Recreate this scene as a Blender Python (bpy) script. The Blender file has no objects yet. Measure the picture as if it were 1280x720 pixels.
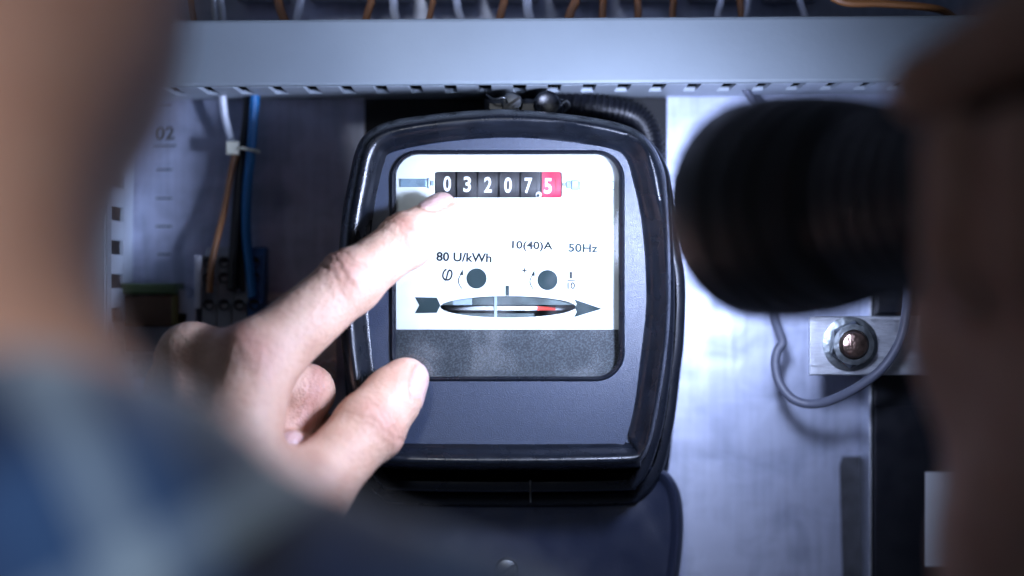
import bpy, math, random
import numpy as np
from mathutils import Vector, Matrix, noise as mnoise

random.seed(7); np.random.seed(7)
scene = bpy.context.scene
COL = scene.collection

# ------------------------------------------------------------------ camera
# millimetres are used for all layout; x right, y into the cabinet, z up.
# The front glass of the meter lies in the plane y = 0, the camera 600 mm in front of it.
MM = 0.001
FPX, CAMD = 2090.0, 600.0
cam_d = bpy.data.cameras.new("camera")
cam = bpy.data.objects.new("camera", cam_d); COL.objects.link(cam)
cam.location = (0, -CAMD * MM, 0); cam.rotation_euler = (math.pi / 2, 0, 0)
cam_d.sensor_width = 36.0; cam_d.lens = 36.0 * FPX / 1280.0
cam_d.clip_start = 0.01; cam_d.clip_end = 50
cam_d.dof.use_dof = True
cam_d.dof.focus_distance = 0.603
cam_d.dof.aperture_fstop = cam_d.lens / 20.5
scene.camera = cam

# ------------------------------------------------------------------ world, lamps, exposure
world = bpy.data.worlds.new("World"); scene.world = world; world.use_nodes = True
world.node_tree.nodes["Background"].inputs[0].default_value = (0.55, 0.68, 1.0, 1)
world.node_tree.nodes["Background"].inputs[1].default_value = 0.045
def area(name, loc, target, size, power, color):
    l = bpy.data.lights.new(name, 'AREA'); l.shape = 'DISK'; l.size = size; l.energy = power; l.color = color
    o = bpy.data.objects.new(name, l); COL.objects.link(o); o.location = Vector(loc)
    o.rotation_euler = (Vector(target) - Vector(loc)).to_track_quat('-Z', 'Y').to_euler()
    return o
# weak fill light added at upper left for highlights on the bezel
area("bezel_fill_light", (-0.62, -0.50, 0.52), (-0.02, 0.0, 0.0), 0.12, 0.16, (0.80, 0.90, 1.0))
rl = bpy.data.lights.new("head_fill_spot", 'SPOT'); rl.energy = 19.5; rl.color = (0.86, 0.91, 1.0)  # added fill spot, cone narrowed to brighten the head and shoulder
rl.spot_size = math.radians(46); rl.spot_blend = .9; rl.shadow_soft_size = 0.06
ro = bpy.data.objects.new("head_fill_spot", rl); COL.objects.link(ro); ro.location = (-0.11, -0.88, 0.27)
ro.rotation_euler = (Vector((-0.21, -0.30, 0.01)) - ro.location).to_track_quat('-Z', 'Y').to_euler()
scene.view_settings.view_transform = 'Standard'; scene.view_settings.look = 'None'
scene.view_settings.exposure = 0.0; scene.view_settings.gamma = 1.0
scene.view_settings.use_curve_mapping = False
scene.render.engine = 'CYCLES'
scene.cycles.use_denoising = True
scene.cycles.max_bounces = 8; scene.cycles.transparent_max_bounces = 12
scene.cycles.sample_clamp_indirect = 4.0
TORCH_FRONT = Vector((68.3, -130.0, 22.0))           # centre of the torch's front rim
TORCH_AXIS = Vector((-0.47, 0.87, -0.01)).normalized()  # the way it shines
TORCH_POWER, TORCH_COLOR = 4.1, (0.57, 0.67, 1.0)

# ------------------------------------------------------------------ helpers
def P(px, py, y):
    """picture position of the 1280x720 photograph at depth y (mm) -> mm vector"""
    d = CAMD + y
    return Vector(((px - 640) * d / FPX, y, (360 - py) * d / FPX))
def H(px, py, d):
    return P(px, py, d - CAMD)

def link(name, me, m=None, parent=None, smooth=False, sharp=None):
    o = bpy.data.objects.new(name, me); COL.objects.link(o)
    if m is not None and not me.materials: me.materials.append(m)
    if parent is not None: o.parent = parent
    if smooth:
        me.polygons.foreach_set("use_smooth", [True] * len(me.polygons))
        if sharp: me.set_sharp_from_angle(angle=math.radians(sharp))
    return o
def empty(name):
    o = bpy.data.objects.new(name, None); COL.objects.link(o); o.empty_display_size = 0.01
    return o
def tag(o, label=None, cat=None, group=None, kind=None):
    if label: o["label"] = label
    if cat: o["category"] = cat
    if group: o["group"] = group
    if kind: o["kind"] = kind
    return o

class MB:
    def __init__(s): s.v = []; s.f = []
    def add(s, vs, fs):
        b = len(s.v); s.v += [tuple(v) for v in vs]; s.f += [tuple(b + i for i in f) for f in fs]
    def loft(s, loops, cap0=False, cap1=False, close=True):
        n = len(loops[0]); b = len(s.v)
        for l in loops: s.v += [tuple(p) for p in l]
        for k in range(len(loops) - 1):
            for i in range(n if close else n - 1):
                j = (i + 1) % n
                s.f.append((b + k*n + i, b + k*n + j, b + (k+1)*n + j, b + (k+1)*n + i))
        if cap0: s.f.append(tuple(b + i for i in range(n))[::-1])
        if cap1: s.f.append(tuple(b + (len(loops)-1)*n + i for i in range(n)))
    def ring(s, loops):
        s.loft(list(loops) + [loops[0]])
    def box(s, x0, x1, y0, y1, z0, z1, bev=0.0):
        if bev <= 0:
            s.add([(x0,y0,z0),(x1,y0,z0),(x1,y1,z0),(x0,y1,z0),(x0,y0,z1),(x1,y0,z1),(x1,y1,z1),(x0,y1,z1)],
                  [(0,3,2,1),(4,5,6,7),(0,1,5,4),(1,2,6,5),(2,3,7,6),(3,0,4,7)])
        else:
            b = bev
            def rect(e, y): return [(x0+e,y,z0+e),(x1-e,y,z0+e),(x1-e,y,z1-e),(x0+e,y,z1-e)]
            s.loft([rect(b,y0),rect(b*.3,y0+b*.3),rect(0,y0+b),rect(0,y1-b),rect(b*.3,y1-b*.3),rect(b,y1)],True,True)
    def tube(s, pts, r, n=10, caps=True):
        pts = [Vector(p) for p in pts]; loops = []
        up = Vector((0, 1, 0)) if abs((pts[1]-pts[0]).normalized().y) < .9 else Vector((1, 0, 0))
        nrm = None
        for i, p in enumerate(pts):
            t = (pts[min(i+1,len(pts)-1)] - pts[max(i-1,0)]).normalized()
            nrm = (up if nrm is None else nrm); nrm = (nrm - t*nrm.dot(t)).normalized(); bi = t.cross(nrm)
            rr = r[i] if isinstance(r, (list, tuple)) else r
            loops.append([p + (nrm*math.cos(a)+bi*math.sin(a))*rr for a in [2*math.pi*k/n for k in range(n)]])
        s.loft(loops, caps, caps)
    def lathe(s, origin, axis, prof, n=48, cap0=True, cap1=True):
        """prof: list of (t, r) along axis"""
        axis = Vector(axis).normalized(); o = Vector(origin)
        e = Vector((0,0,1)) if abs(axis.z) < .9 else Vector((1,0,0))
        e1 = (e - axis*e.dot(axis)).normalized(); e2 = axis.cross(e1)
        loops = [[o + axis*t + (e1*math.cos(a)+e2*math.sin(a))*r for a in [2*math.pi*k/n for k in range(n)]] for t, r in prof]
        s.loft(loops, cap0, cap1)
    def mesh(s, name="mesh", recalc=True):
        me = bpy.data.meshes.new(name)
        me.from_pydata([(x*MM, y*MM, z*MM) for x, y, z in s.v], [], s.f); me.validate(); me.update()
        if recalc:
            import bmesh
            bm = bmesh.new(); bm.from_mesh(me); bmesh.ops.recalc_face_normals(bm, faces=bm.faces); bm.to_mesh(me); bm.free()
        return me
    def build(s, name, m, parent=None, smooth=False, sharp=35):
        return link(name, s.mesh(name), m, parent, smooth, sharp)

def catmull(pts, n=8, closed=False):
    pts = [Vector(p) for p in pts]; out = []; L = len(pts)
    for i in range(L if closed else L-1):
        g = lambda k: pts[k % L] if closed else pts[max(0, min(L-1, k))]
        p0, p1, p2, p3 = g(i-1), g(i), g(i+1), g(i+2)
        for k in range(n):
            t = k/n
            out.append(.5*((2*p1)+(p2-p0)*t+(2*p0-5*p1+4*p2-p3)*t*t+(3*p1-p0-3*p2+p3)*t**3))
    if not closed: out.append(pts[-1])
    return out

# ------------------------------------------------------------------ materials
def mat(name, color, rough=.5, metal=0.0, var=0.0, vscale=200, bump=0.0, bscale=800, spec=.5, rvar=0.0, coat=0.0, stretch=None):
    m = bpy.data.materials.new(name); m.use_nodes = True
    nt = m.node_tree; b = nt.nodes["Principled BSDF"]
    b.inputs["Base Color"].default_value = (*color, 1); b.inputs["Roughness"].default_value = rough
    b.inputs["Metallic"].default_value = metal; b.inputs["Specular IOR Level"].default_value = spec
    b.inputs["Coat Weight"].default_value = coat
    tc = nt.nodes.new("ShaderNodeTexCoord"); src = tc.outputs["Object"]
    if stretch:
        mp = nt.nodes.new("ShaderNodeMapping"); mp.inputs["Scale"].default_value = stretch
        nt.links.new(src, mp.inputs[0]); src = mp.outputs[0]
    def noise(scale, detail=4):
        n = nt.nodes.new("ShaderNodeTexNoise"); n.inputs["Scale"].default_value = scale; n.inputs["Detail"].default_value = detail
        nt.links.new(src, n.inputs["Vector"]); return n
    if var > 0:
        n = noise(vscale); r = nt.nodes.new("ShaderNodeMapRange")
        r.inputs[1].default_value = .3; r.inputs[2].default_value = .7
        r.inputs[3].default_value = 1-var; r.inputs[4].default_value = 1+var
        nt.links.new(n.outputs[0], r.inputs[0])
        x = nt.nodes.new("ShaderNodeVectorMath"); x.operation = 'SCALE'; x.inputs[0].default_value = color
        nt.links.new(r.outputs[0], x.inputs["Scale"]); nt.links.new(x.outputs[0], b.inputs["Base Color"])
    if rvar > 0:
        n = noise(vscale*.6); r = nt.nodes.new("ShaderNodeMapRange")
        r.inputs[1].default_value = .3; r.inputs[2].default_value = .7
        r.inputs[3].default_value = max(.03, rough-rvar); r.inputs[4].default_value = rough+rvar
        nt.links.new(n.outputs[0], r.inputs[0]); nt.links.new(r.outputs[0], b.inputs["Roughness"])
    if bump > 0:
        n = noise(bscale, 3); u = nt.nodes.new("ShaderNodeBump"); u.inputs["Strength"].default_value = bump
        u.inputs["Distance"].default_value = 0.0006
        nt.links.new(n.outputs[0], u.inputs["Height"]); nt.links.new(u.outputs[0], b.inputs["Normal"])
    return m

M = {}
M['cover'] = mat('black_bakelite', (.005, .0065, .010), .28, var=.35, vscale=160, bump=.14, bscale=2200, rvar=.09)
M['recess'] = mat('satin_charcoal_plastic', (.025, .035, .060), .38, var=.10, vscale=900, bump=.25, bscale=2600, rvar=.06)
M['rim'] = mat('black_moulding', (.006, .0075, .012), .30, bump=.06, bscale=1500, rvar=.05)
M['white'] = mat('white_nameplate', (.74, .74, .70), .5, var=.05, vscale=60)
M['ink'] = mat('grey_green_ink', (.022, .038, .041), .75, spec=.2)
M['inkgrey'] = mat('grey_ink', (.016, .019, .020), .75, spec=.2)
M['drum'] = mat('black_drum', (.028, .024, .026), .45, var=.3, vscale=400)
M['reddrum'] = mat('red_drum', (.58, .012, .055), .45)
M['digit'] = mat('white_digit', (.85, .85, .83), .5)
M['steel'] = mat('steel', (.55, .57, .6), .3, 1.0, var=.15, vscale=300, rvar=.1)
M['nut'] = mat('zinc_nut', (.30, .33, .34), .35, 1.0, var=.3, vscale=260, bump=.3, bscale=600)
M['dull'] = mat('dull_steel', (.16, .17, .18), .45, 1.0, var=.4, vscale=300)
M['disc'] = mat('rotor_aluminium', (.82, .83, .84), .4, .15, var=.08, vscale=500)
M['redmark'] = mat('red_mark', (.65, .05, .03), .5)
M['dark'] = mat('dark_interior', (.16, .20, .19), .7, var=.5, vscale=90)
M['galv'] = None
M['duct'] = mat('pale_grey_pvc', (.215, .25, .275), .5, var=.07, vscale=22, bump=.10, bscale=420, rvar=.08)
M['ductfing'] = mat('grey_pvc', (.40, .45, .50), .5, var=.05, vscale=60)
M['black'] = mat('black_plastic', (.006, .007, .012), .42, bump=.08, bscale=1500, rvar=.08)
M['blackmatte'] = mat('matte_black_board', (.012, .012, .013), .8)
M['alu'] = mat('brushed_aluminium', (.62, .64, .68), .38, 1.0, var=.12, vscale=220, bump=.25, bscale=500, rvar=.1, stretch=(1, 1, 9))
M['boltend'] = mat('copper_toned_bolt', (.45, .30, .24), .28, 1.0, var=.4, vscale=300, bump=.6, bscale=500)
M['label'] = mat('white_label', (.78, .79, .80), .55, var=.03, vscale=80)
M['greycable'] = mat('grey_cable', (.115, .125, .17), .45)
M['orange'] = mat('orange_wire', (.32, .13, .04), .45)
M['whitew'] = mat('pale_wire', (.60, .64, .72), .45)
M['blue'] = mat('blue_wire', (.012, .16, .42), .4)
M['blackw'] = mat('black_wire', (.015, .015, .017), .45)
M['tie'] = mat('cable_tie_nylon', (.62, .62, .50), .4)
M['term'] = mat('grey_terminal', (.26, .27, .29), .5, var=.08, vscale=80)
M['termblue'] = mat('blue_terminal', (.03, .10, .28), .5)
M['termgreen'] = mat('green_terminal', (.07, .11, .04), .5, var=.15, vscale=60)
M['termyel'] = mat('yellow_terminal', (.16, .13, .03), .5)
M['termbrown'] = mat('brown_terminal', (.13, .07, .035), .5, var=.2, vscale=80)
M['breaker'] = mat('breaker_plastic', (.55, .56, .62), .5, var=.04, vscale=50)
M['torch'] = mat('torch_rubber', (.006, .0065, .0075), .45, bump=.10, bscale=1200, rvar=.08)
M['torchm'] = mat('torch_anodised', (.014, .015, .017), .33, .3)
M['reflector'] = mat('torch_reflector', (.9, .9, .92), .08, 1.0)
M['strip'] = mat('dark_rubber_strip', (.045, .047, .055), .6, var=.35, vscale=180, bump=.2, bscale=400)
M['hair'] = mat('dark_hair', (.03, .02, .015), .55, bump=.8, bscale=300)

def galvanised():
    m = bpy.data.materials.new('galvanised_sheet'); m.use_nodes = True
    nt = m.node_tree; b = nt.nodes["Principled BSDF"]; N = nt.nodes.new; Lk = nt.links.new
    tc = N("ShaderNodeTexCoord")
    def noise(scale, stretch, detail=5, dist=0.0):
        mp = N("ShaderNodeMapping"); mp.inputs["Scale"].default_value = stretch; Lk(tc.outputs["Object"], mp.inputs[0])
        n = N("ShaderNodeTexNoise"); n.inputs["Scale"].default_value = scale; n.inputs["Detail"].default_value = detail
        n.inputs["Distortion"].default_value = dist
        Lk(mp.outputs[0], n.inputs["Vector"]); return n.outputs[0]
    a = noise(55, (1, 1, 1), 6, .8); c = noise(420, (1, 1, .06), 5); e = noise(130, (.2, 1, 1), 5)
    ah = N("ShaderNodeMath"); ah.operation = 'MULTIPLY_ADD'; Lk(a, ah.inputs[0]); ah.inputs[1].default_value = .86; ah.inputs[2].default_value = .125
    ad = N("ShaderNodeMath"); ad.operation = 'MULTIPLY_ADD'; Lk(c, ad.inputs[0]); ad.inputs[1].default_value = .34; Lk(ah.outputs[0], ad.inputs[2])
    ae = N("ShaderNodeMath"); ae.operation = 'MULTIPLY_ADD'; Lk(e, ae.inputs[0]); ae.inputs[1].default_value = .35; Lk(ad.outputs[0], ae.inputs[2])
    r = N("ShaderNodeValToRGB"); Lk(ae.outputs[0], r.inputs[0])
    r.color_ramp.elements[0].position = .66; r.color_ramp.elements[0].color = (.29, .32, .42, 1)
    r.color_ramp.elements[1].position = 1.08; r.color_ramp.elements[1].color = (.53, .57, .71, 1)
    Lk(r.outputs[0], b.inputs["Base Color"]); b.inputs["Metallic"].default_value = .65
    rr = N("ShaderNodeMapRange"); rr.inputs[3].default_value = .52; rr.inputs[4].default_value = .38
    rr.inputs[1].default_value = .6; rr.inputs[2].default_value = 1.1
    Lk(ae.outputs[0], rr.inputs[0]); Lk(rr.outputs[0], b.inputs["Roughness"])
    u = N("ShaderNodeBump"); u.inputs["Strength"].default_value = .35; u.inputs["Distance"].default_value = .0008
    Lk(ae.outputs[0], u.inputs["Height"]); Lk(u.outputs[0], b.inputs["Normal"])
    return m
M['galv'] = galvanised()

def speckled():
    m = bpy.data.materials.new('speckled_grey'); m.use_nodes = True
    nt = m.node_tree; b = nt.nodes["Principled BSDF"]; N = nt.nodes.new
    tc = N("ShaderNodeTexCoord"); n = N("ShaderNodeTexNoise"); n.inputs["Scale"].default_value = 1500; n.inputs["Detail"].default_value = 3
    r = N("ShaderNodeValToRGB"); r.color_ramp.elements[0].position = .42; r.color_ramp.elements[1].position = .62
    r.color_ramp.elements[0].color = (.010, .013, .018, 1); r.color_ramp.elements[1].color = (.048, .055, .067, 1)
    nt.links.new(tc.outputs["Object"], n.inputs["Vector"]); nt.links.new(n.outputs[0], r.inputs[0])
    nt.links.new(r.outputs[0], b.inputs["Base Color"]); b.inputs["Roughness"].default_value = .6
    return m
M['speck'] = speckled()

def glass():
    m = bpy.data.materials.new('clear_glass'); m.use_nodes = True
    nt = m.node_tree; nt.nodes.remove(nt.nodes["Principled BSDF"]); N = nt.nodes.new
    t = N("ShaderNodeBsdfTransparent"); t.inputs[0].default_value = (.96, .975, .97, 1)
    g = N("ShaderNodeBsdfGlossy"); g.inputs["Roughness"].default_value = .03
    fr = N("ShaderNodeFresnel"); fr.inputs[0].default_value = 1.45
    tc = N("ShaderNodeTexCoord"); nz = N("ShaderNodeTexNoise"); nz.inputs["Scale"].default_value = 60; nz.inputs["Detail"].default_value = 8
    nt.links.new(tc.outputs["Object"], nz.inputs["Vector"]); mr = N("ShaderNodeMapRange"); mr.inputs[1].default_value = .5; mr.inputs[2].default_value = .75; mr.inputs[4].default_value = .05
    nt.links.new(nz.outputs[0], mr.inputs[0]); df = N("ShaderNodeBsdfDiffuse"); dm = N("ShaderNodeMixShader")
    nt.links.new(mr.outputs[0], dm.inputs[0]); nt.links.new(t.outputs[0], dm.inputs[1]); nt.links.new(df.outputs[0], dm.inputs[2])
    mx = N("ShaderNodeMixShader"); nt.links.new(fr.outputs[0], mx.inputs[0])
    nt.links.new(dm.outputs[0], mx.inputs[1]); nt.links.new(g.outputs[0], mx.inputs[2])
    nt.links.new(mx.outputs[0], nt.nodes["Material Output"].inputs[0])
    return m
M['glass'] = glass()
def emis(name, color, s):
    m = bpy.data.materials.new(name); m.use_nodes = True; b = m.node_tree.nodes["Principled BSDF"]
    b.inputs["Emission Color"].default_value = (*color, 1); b.inputs["Emission Strength"].default_value = s
    return m
M['lens'] = emis('lit_torch_lens', TORCH_COLOR, 25.0)

def skin():
    m = bpy.data.materials.new('skin'); m.use_nodes = True
    nt = m.node_tree; b = nt.nodes["Principled BSDF"]; N = nt.nodes.new; Lk = nt.links.new
    at = N("ShaderNodeAttribute"); at.attribute_name = "tint"      # r = redness, g = nail, b = crease
    sp = N("ShaderNodeSeparateColor"); Lk(at.outputs["Color"], sp.inputs[0])
    tc = N("ShaderNodeTexCoord")
    n = N("ShaderNodeTexNoise"); n.inputs["Scale"].default_value = 90; n.inputs["Detail"].default_value = 5
    Lk(tc.outputs["Object"], n.inputs["Vector"])
    mr = N("ShaderNodeMapRange"); mr.inputs[1].default_value = .32; mr.inputs[2].default_value = .68; Lk(n.outputs[0], mr.inputs[0])
    c0 = N("ShaderNodeMix"); c0.data_type = 'RGBA'; Lk(mr.outputs[0], c0.inputs[0])
    c0.inputs[6].default_value = (.74, .490, .350, 1); c0.inputs[7].default_value = (.61, .360, .245, 1)
    c1 = N("ShaderNodeMix"); c1.data_type = 'RGBA'; Lk(sp.outputs[0], c1.inputs[0]); Lk(c0.outputs[2], c1.inputs[6]); c1.inputs[7].default_value = (.50, .21, .16, 1)
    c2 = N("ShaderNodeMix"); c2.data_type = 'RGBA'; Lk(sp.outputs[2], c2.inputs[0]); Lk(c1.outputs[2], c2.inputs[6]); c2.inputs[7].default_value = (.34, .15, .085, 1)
    c3 = N("ShaderNodeMix"); c3.data_type = 'RGBA'; Lk(sp.outputs[1], c3.inputs[0]); Lk(c2.outputs[2], c3.inputs[6]); c3.inputs[7].default_value = (.64, .42, .37, 1)
    Lk(c3.outputs[2], b.inputs["Base Color"])
    rr = N("ShaderNodeMapRange"); Lk(sp.outputs[1], rr.inputs[0]); rr.inputs[3].default_value = .56; rr.inputs[4].default_value = .28
    Lk(rr.outputs[0], b.inputs["Roughness"])
    b.inputs["Subsurface Weight"].default_value = .12; b.inputs["Subsurface Scale"].default_value = .004
    b.inputs["Subsurface Radius"].default_value = (1.0, .35, .18)
    v = N("ShaderNodeTexVoronoi"); v.inputs["Scale"].default_value = 950; Lk(tc.outputs["Object"], v.inputs["Vector"])
    n2 = N("ShaderNodeTexNoise"); n2.inputs["Scale"].default_value = 420; n2.inputs["Detail"].default_value = 4; Lk(tc.outputs["Object"], n2.inputs["Vector"])
    ad = N("ShaderNodeMath"); ad.operation = 'MULTIPLY_ADD'; Lk(v.outputs[0], ad.inputs[0]); ad.inputs[1].default_value = .35; Lk(n2.outputs[0], ad.inputs[2])
    u = N("ShaderNodeBump"); u.inputs["Strength"].default_value = .6; u.inputs["Distance"].default_value = .0008
    Lk(ad.outputs[0], u.inputs["Height"]); Lk(u.outputs[0], b.inputs["Normal"])
    return m
M['skin'] = skin()

def plaid():
    m = bpy.data.materials.new('plaid_flannel'); m.use_nodes = True
    nt = m.node_tree; b = nt.nodes["Principled BSDF"]; N = nt.nodes.new; Lk = nt.links.new
    tc = N("ShaderNodeTexCoord"); mp = N("ShaderNodeMapping"); Lk(tc.outputs["Object"], mp.inputs[0])
    mp.inputs["Rotation"].default_value = (0, math.radians(28), 0)
    sx = N("ShaderNodeSeparateXYZ"); Lk(mp.outputs[0], sx.inputs[0])
    def band(sock, period, ramp):
        d = N("ShaderNodeMath"); d.operation = 'DIVIDE'; Lk(sock, d.inputs[0]); d.inputs[1].default_value = period
        f = N("ShaderNodeMath"); f.operation = 'FRACT'; Lk(d.outputs[0], f.inputs[0])
        r = N("ShaderNodeValToRGB"); r.color_ramp.interpolation = 'CONSTANT'
        els = r.color_ramp.elements
        while len(els) < len(ramp): els.new(.5)
        for e, (p, c) in zip(els, ramp): e.position = p; e.color = (*c, 1)
        Lk(f.outputs[0], r.inputs[0]); return r.outputs[0]
    navy, mid, pale, blk = (.008, .022, .078), (.022, .068, .18), (.36, .47, .58), (.002, .003, .008)
    A = band(sx.outputs[0], .050, [(0, navy), (.34, mid), (.55, pale), (.66, mid), (.80, blk)])
    B = band(sx.outputs[2], .043, [(0, mid), (.26, navy), (.52, blk), (.66, pale), (.82, mid)])
    mx = N("ShaderNodeMix"); mx.data_type = 'RGBA'; mx.inputs[0].default_value = .45; Lk(A, mx.inputs[6]); Lk(B, mx.inputs[7])
    Lk(mx.outputs[2], b.inputs["Base Color"]); b.inputs["Roughness"].default_value = .9
    b.inputs["Sheen Weight"].default_value = .2
    n = N("ShaderNodeTexNoise"); n.inputs["Scale"].default_value = 900; Lk(tc.outputs["Object"], n.inputs["Vector"])
    u = N("ShaderNodeBump"); u.inputs["Strength"].default_value = .4; u.inputs["Distance"].default_value = .001
    Lk(n.outputs[0], u.inputs["Height"]); Lk(u.outputs[0], b.inputs["Normal"])
    return m
M['plaid'] = plaid()

# ------------------------------------------------------------------ the setting: cabinet back
PLATE_Y = 60.0
mb = MB(); mb.box(-420, 420, PLATE_Y, PLATE_Y+2, -300, 300)
back = mb.build('cabinet_back_panel', M['galv']); tag(back, 'bare galvanised sheet metal back of the cabinet', None, None, 'structure')
# black board behind the meter
a0, a1 = P(456, 122, PLATE_Y-3), P(834, 700, PLATE_Y-3)
mb = MB(); mb.box(a0.x, a1.x, PLATE_Y-3, PLATE_Y-.2, a1.z, a0.z, .4)
tag(mb.build('backing_board', M['blackmatte']), 'matte black board between the meter and the metal cabinet back', 'board')

def text_mesh(body, height, width=None, cuts=0, bold=0.024):
    """text as a mesh in mm, centred at the origin in x/z, facing -y"""
    cu = bpy.data.curves.new("text", 'FONT'); cu.body = body; cu.align_x = 'LEFT'; cu.extrude = 0; cu.offset = bold; cu.resolution_u = 4
    ob = bpy.data.objects.new("text", cu); COL.objects.link(ob)
    dg = bpy.context.evaluated_depsgraph_get()
    me = bpy.data.meshes.new_from_object(ob.evaluated_get(dg)); bpy.data.objects.remove(ob)
    co = np.array([v.co[:] for v in me.vertices]); lo, hi = co.min(0), co.max(0)
    s = height/(hi[1]-lo[1]); sx = s if width is None else width/(hi[0]-lo[0])
    vs = [((x-(lo[0]+hi[0])/2)*sx, 0.0, (y-(lo[1]+hi[1])/2)*s) for x, y, z in co]
    if cuts:
        import bmesh
        bm = bmesh.new(); bm.from_mesh(me)
        for q in np.linspace(lo[1], hi[1], cuts)[1:-1]:
            bmesh.ops.bisect_plane(bm, geom=bm.verts[:]+bm.edges[:]+bm.faces[:], plane_co=(0, q, 0), plane_no=(0, 1, 0))
        bm.to_mesh(me); bm.free(); co = np.array([v.co[:] for v in me.vertices])
        vs = [((x-(lo[0]+hi[0])/2)*sx, 0.0, (y-(lo[1]+hi[1])/2)*s) for x, y, z in co]
    fs = [tuple(p.vertices) for p in me.polygons]; bpy.data.meshes.remove(me)
    return vs, fs
def put_text(body, px, py, y, hpx, wpx, m, parent, name, rot=0.0):
    k = (CAMD+y)/FPX
    vs, fs = text_mesh(body, hpx*k, wpx*k, 0, 0.006 if body == "\u03c6" else 0.024); c = P(px, py, y); cr, sr = math.cos(rot), math.sin(rot)
    mb = MB(); mb.add([(c.x+x*cr-z*sr, y, c.z+x*sr+z*cr) for x, _, z in vs], fs)
    return link(name, mb.mesh(name, False), m, parent)
TILT = math.radians(-1.3)

# printed scale on the back panel, left of the meter
put_text("02", 205, 166, PLATE_Y-.15, 17, 25, M['ink'], back, 'printed_number')
for py, w in ((131, 16), (182, 30), (212, 20), (248, 20), (283, 20), (318, 16)):
    mb = MB(); c = P(205, py, PLATE_Y); k = (CAMD+PLATE_Y)/FPX
    mb.box(c.x-w*k/2, c.x+w*k/2, PLATE_Y-.12, PLATE_Y-.02, c.z-.3, c.z+.3)
    mb.build('printed_tick', M['ink'], back)

# ------------------------------------------------------------------ wiring ducts
def duct_horizontal():
    root = empty('wiring_duct'); Y0, Y1 = 15.0, PLATE_Y-.5
    tl, tr = P(-60, 30, Y0), P(1340, 16.5, Y0); bl, br = P(-60, 107, Y0), P(1340, 97.5, Y0)
    ang = math.atan2(br.z-bl.z, br.x-bl.x); L = (br-bl).length; h = (tl-bl).length
    root.location = (bl.x*MM, 0, bl.z*MM); root.rotation_euler = (0, -ang, 0)
    mb = MB()                                   # snap-on cover, a channel with rolled lips
    prof = [(Y0+2.6, -.9), (Y0+1.2, -.9), (Y0+.35, -.55), (Y0, .4), (Y0, h-.4), (Y0+.35, h+.55), (Y0+1.2, h+.9), (Y0+9, h+.9),
            (Y0+9, h-.4), (Y0+1.8, h-.4), (Y0+1.8, .4), (Y0+2.6, .4)]
    mb.loft([[(x, y, z) for y, z in prof] for x in (0, L)], True, True)
    mb.build('cover', M['duct'], root)
    mb = MB(); mb.box(0, L, Y1-2, Y1, 1.2, h-1.2); mb.build('back_wall', M['blackmatte'], root)  # coloured black: the shade inside the slots is put into this wall
    for zz, nm in ((-1.0, 'lower'), (h-2.0, 'upper')):
        mb = MB(); mb.box(0, L, Y1-20, Y1-2, zz, zz+1.5); mb.build('side_wall', M['ductfing'], root)
    pitch = 44*(CAMD+Y0)/FPX
    f = MB(); f.box(0, pitch*.62, Y0+2.9, Y1-20, 0, 1.5, .2); me = f.mesh('finger'); me.materials.append(M['ductfing'])
    x = (22+0)*.29
    i = 0
    off = (P(218, 110, Y0).x - bl.x) % pitch
    while off + i*pitch + pitch*.6 < L:
        for zz in (-1.0, h-2.0):
            o = link('finger', me, None, root); o.location = ((off + i*pitch)*MM, 0, zz*MM)
        i += 1
    return tag(root, 'long pale grey slotted wiring duct running across the top', 'wiring duct')
duct_horizontal()
def duct_vertical():
    root = empty('wiring_duct'); Y0, Y1 = 12.0, PLATE_Y-.5
    xr = P(131, 300, Y0).x; W = 40.0; z0, z1 = -200.0, 72.0
    mb = MB(); mb.box(xr-W, xr, Y0, Y0+1.6, z0, z1, .4); mb.box(xr-1.3, xr+.4, Y0+1.7, Y0+8, z0, z1)
    mb.build('cover', M['duct'], root)
    mb = MB(); mb.box(xr-W, xr-2, Y1-2, Y1, z0, z1); mb.build('back_wall', M['ductfing'], root)
    mb = MB(); mb.box(xr-2, xr-.5, Y1-16, Y1, z0, z1); mb.build('side_wall', M['ductfing'], root)
    pitch = 43*(CAMD+Y0+10)/FPX
    f = MB(); f.box(xr-2, xr-.5, Y0+8.4, Y1-16, 0, pitch*.58, .2); me = f.mesh('finger'); me.materials.append(M['ductfing'])
    z = P(0, 385, 30).z - 8*pitch
    while z + pitch < z1:
        o = link('finger', me, None, root); o.location.z = z*MM; z += pitch
    return tag(root, 'upright slotted wiring duct at the far left behind the head', 'wiring duct')
duct_vertical()

# ------------------------------------------------------------------ breakers and wires above the duct
bz = P(0, 4, 58).z
def breaker(cx, w, label):
    root = empty('circuit_breaker'); root.location = (cx*MM, 0, bz*MM)
    mb = MB()
    prof = [(14, 12), (14, 30), (26, 30), (26, 4), (30, 0), (58, 0), (58, 78), (26, 78), (26, 50), (14, 50), (8, 46), (8, 34), (14, 30)]
    prof = [(26, 1.5), (28, 0), (58, 0), (58, 80), (26, 80), (26, 60), (12, 58), (12, 24), (26, 22)]
    mb.loft([[(-w/2+e, y, z) for y, z in prof] for e in (.3,)] + [[(w/2-.3, y, z) for y, z in prof]], True, True)
    mb.build('body', M['breaker'], root)
    mb = MB(); mb.box(-3, 3, 8, 14, 38, 46, .6); mb.build('toggle', M['black'], root)
    mb = MB(); mb.lathe((0, 26, 11), (0, -1, 0), [(0, 3.2), (.6, 3.2), (.6, 2.6), (.2, 2.4)], 16); mb.build('terminal_screw', M['steel'], root)
    return tag(root, label, 'circuit breaker', 'circuit breakers above the top duct')
bx = [P(x, 0, 30).x for x in (318, 412, 476, 560, 640, 725, 812, 905, 1000)]
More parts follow.
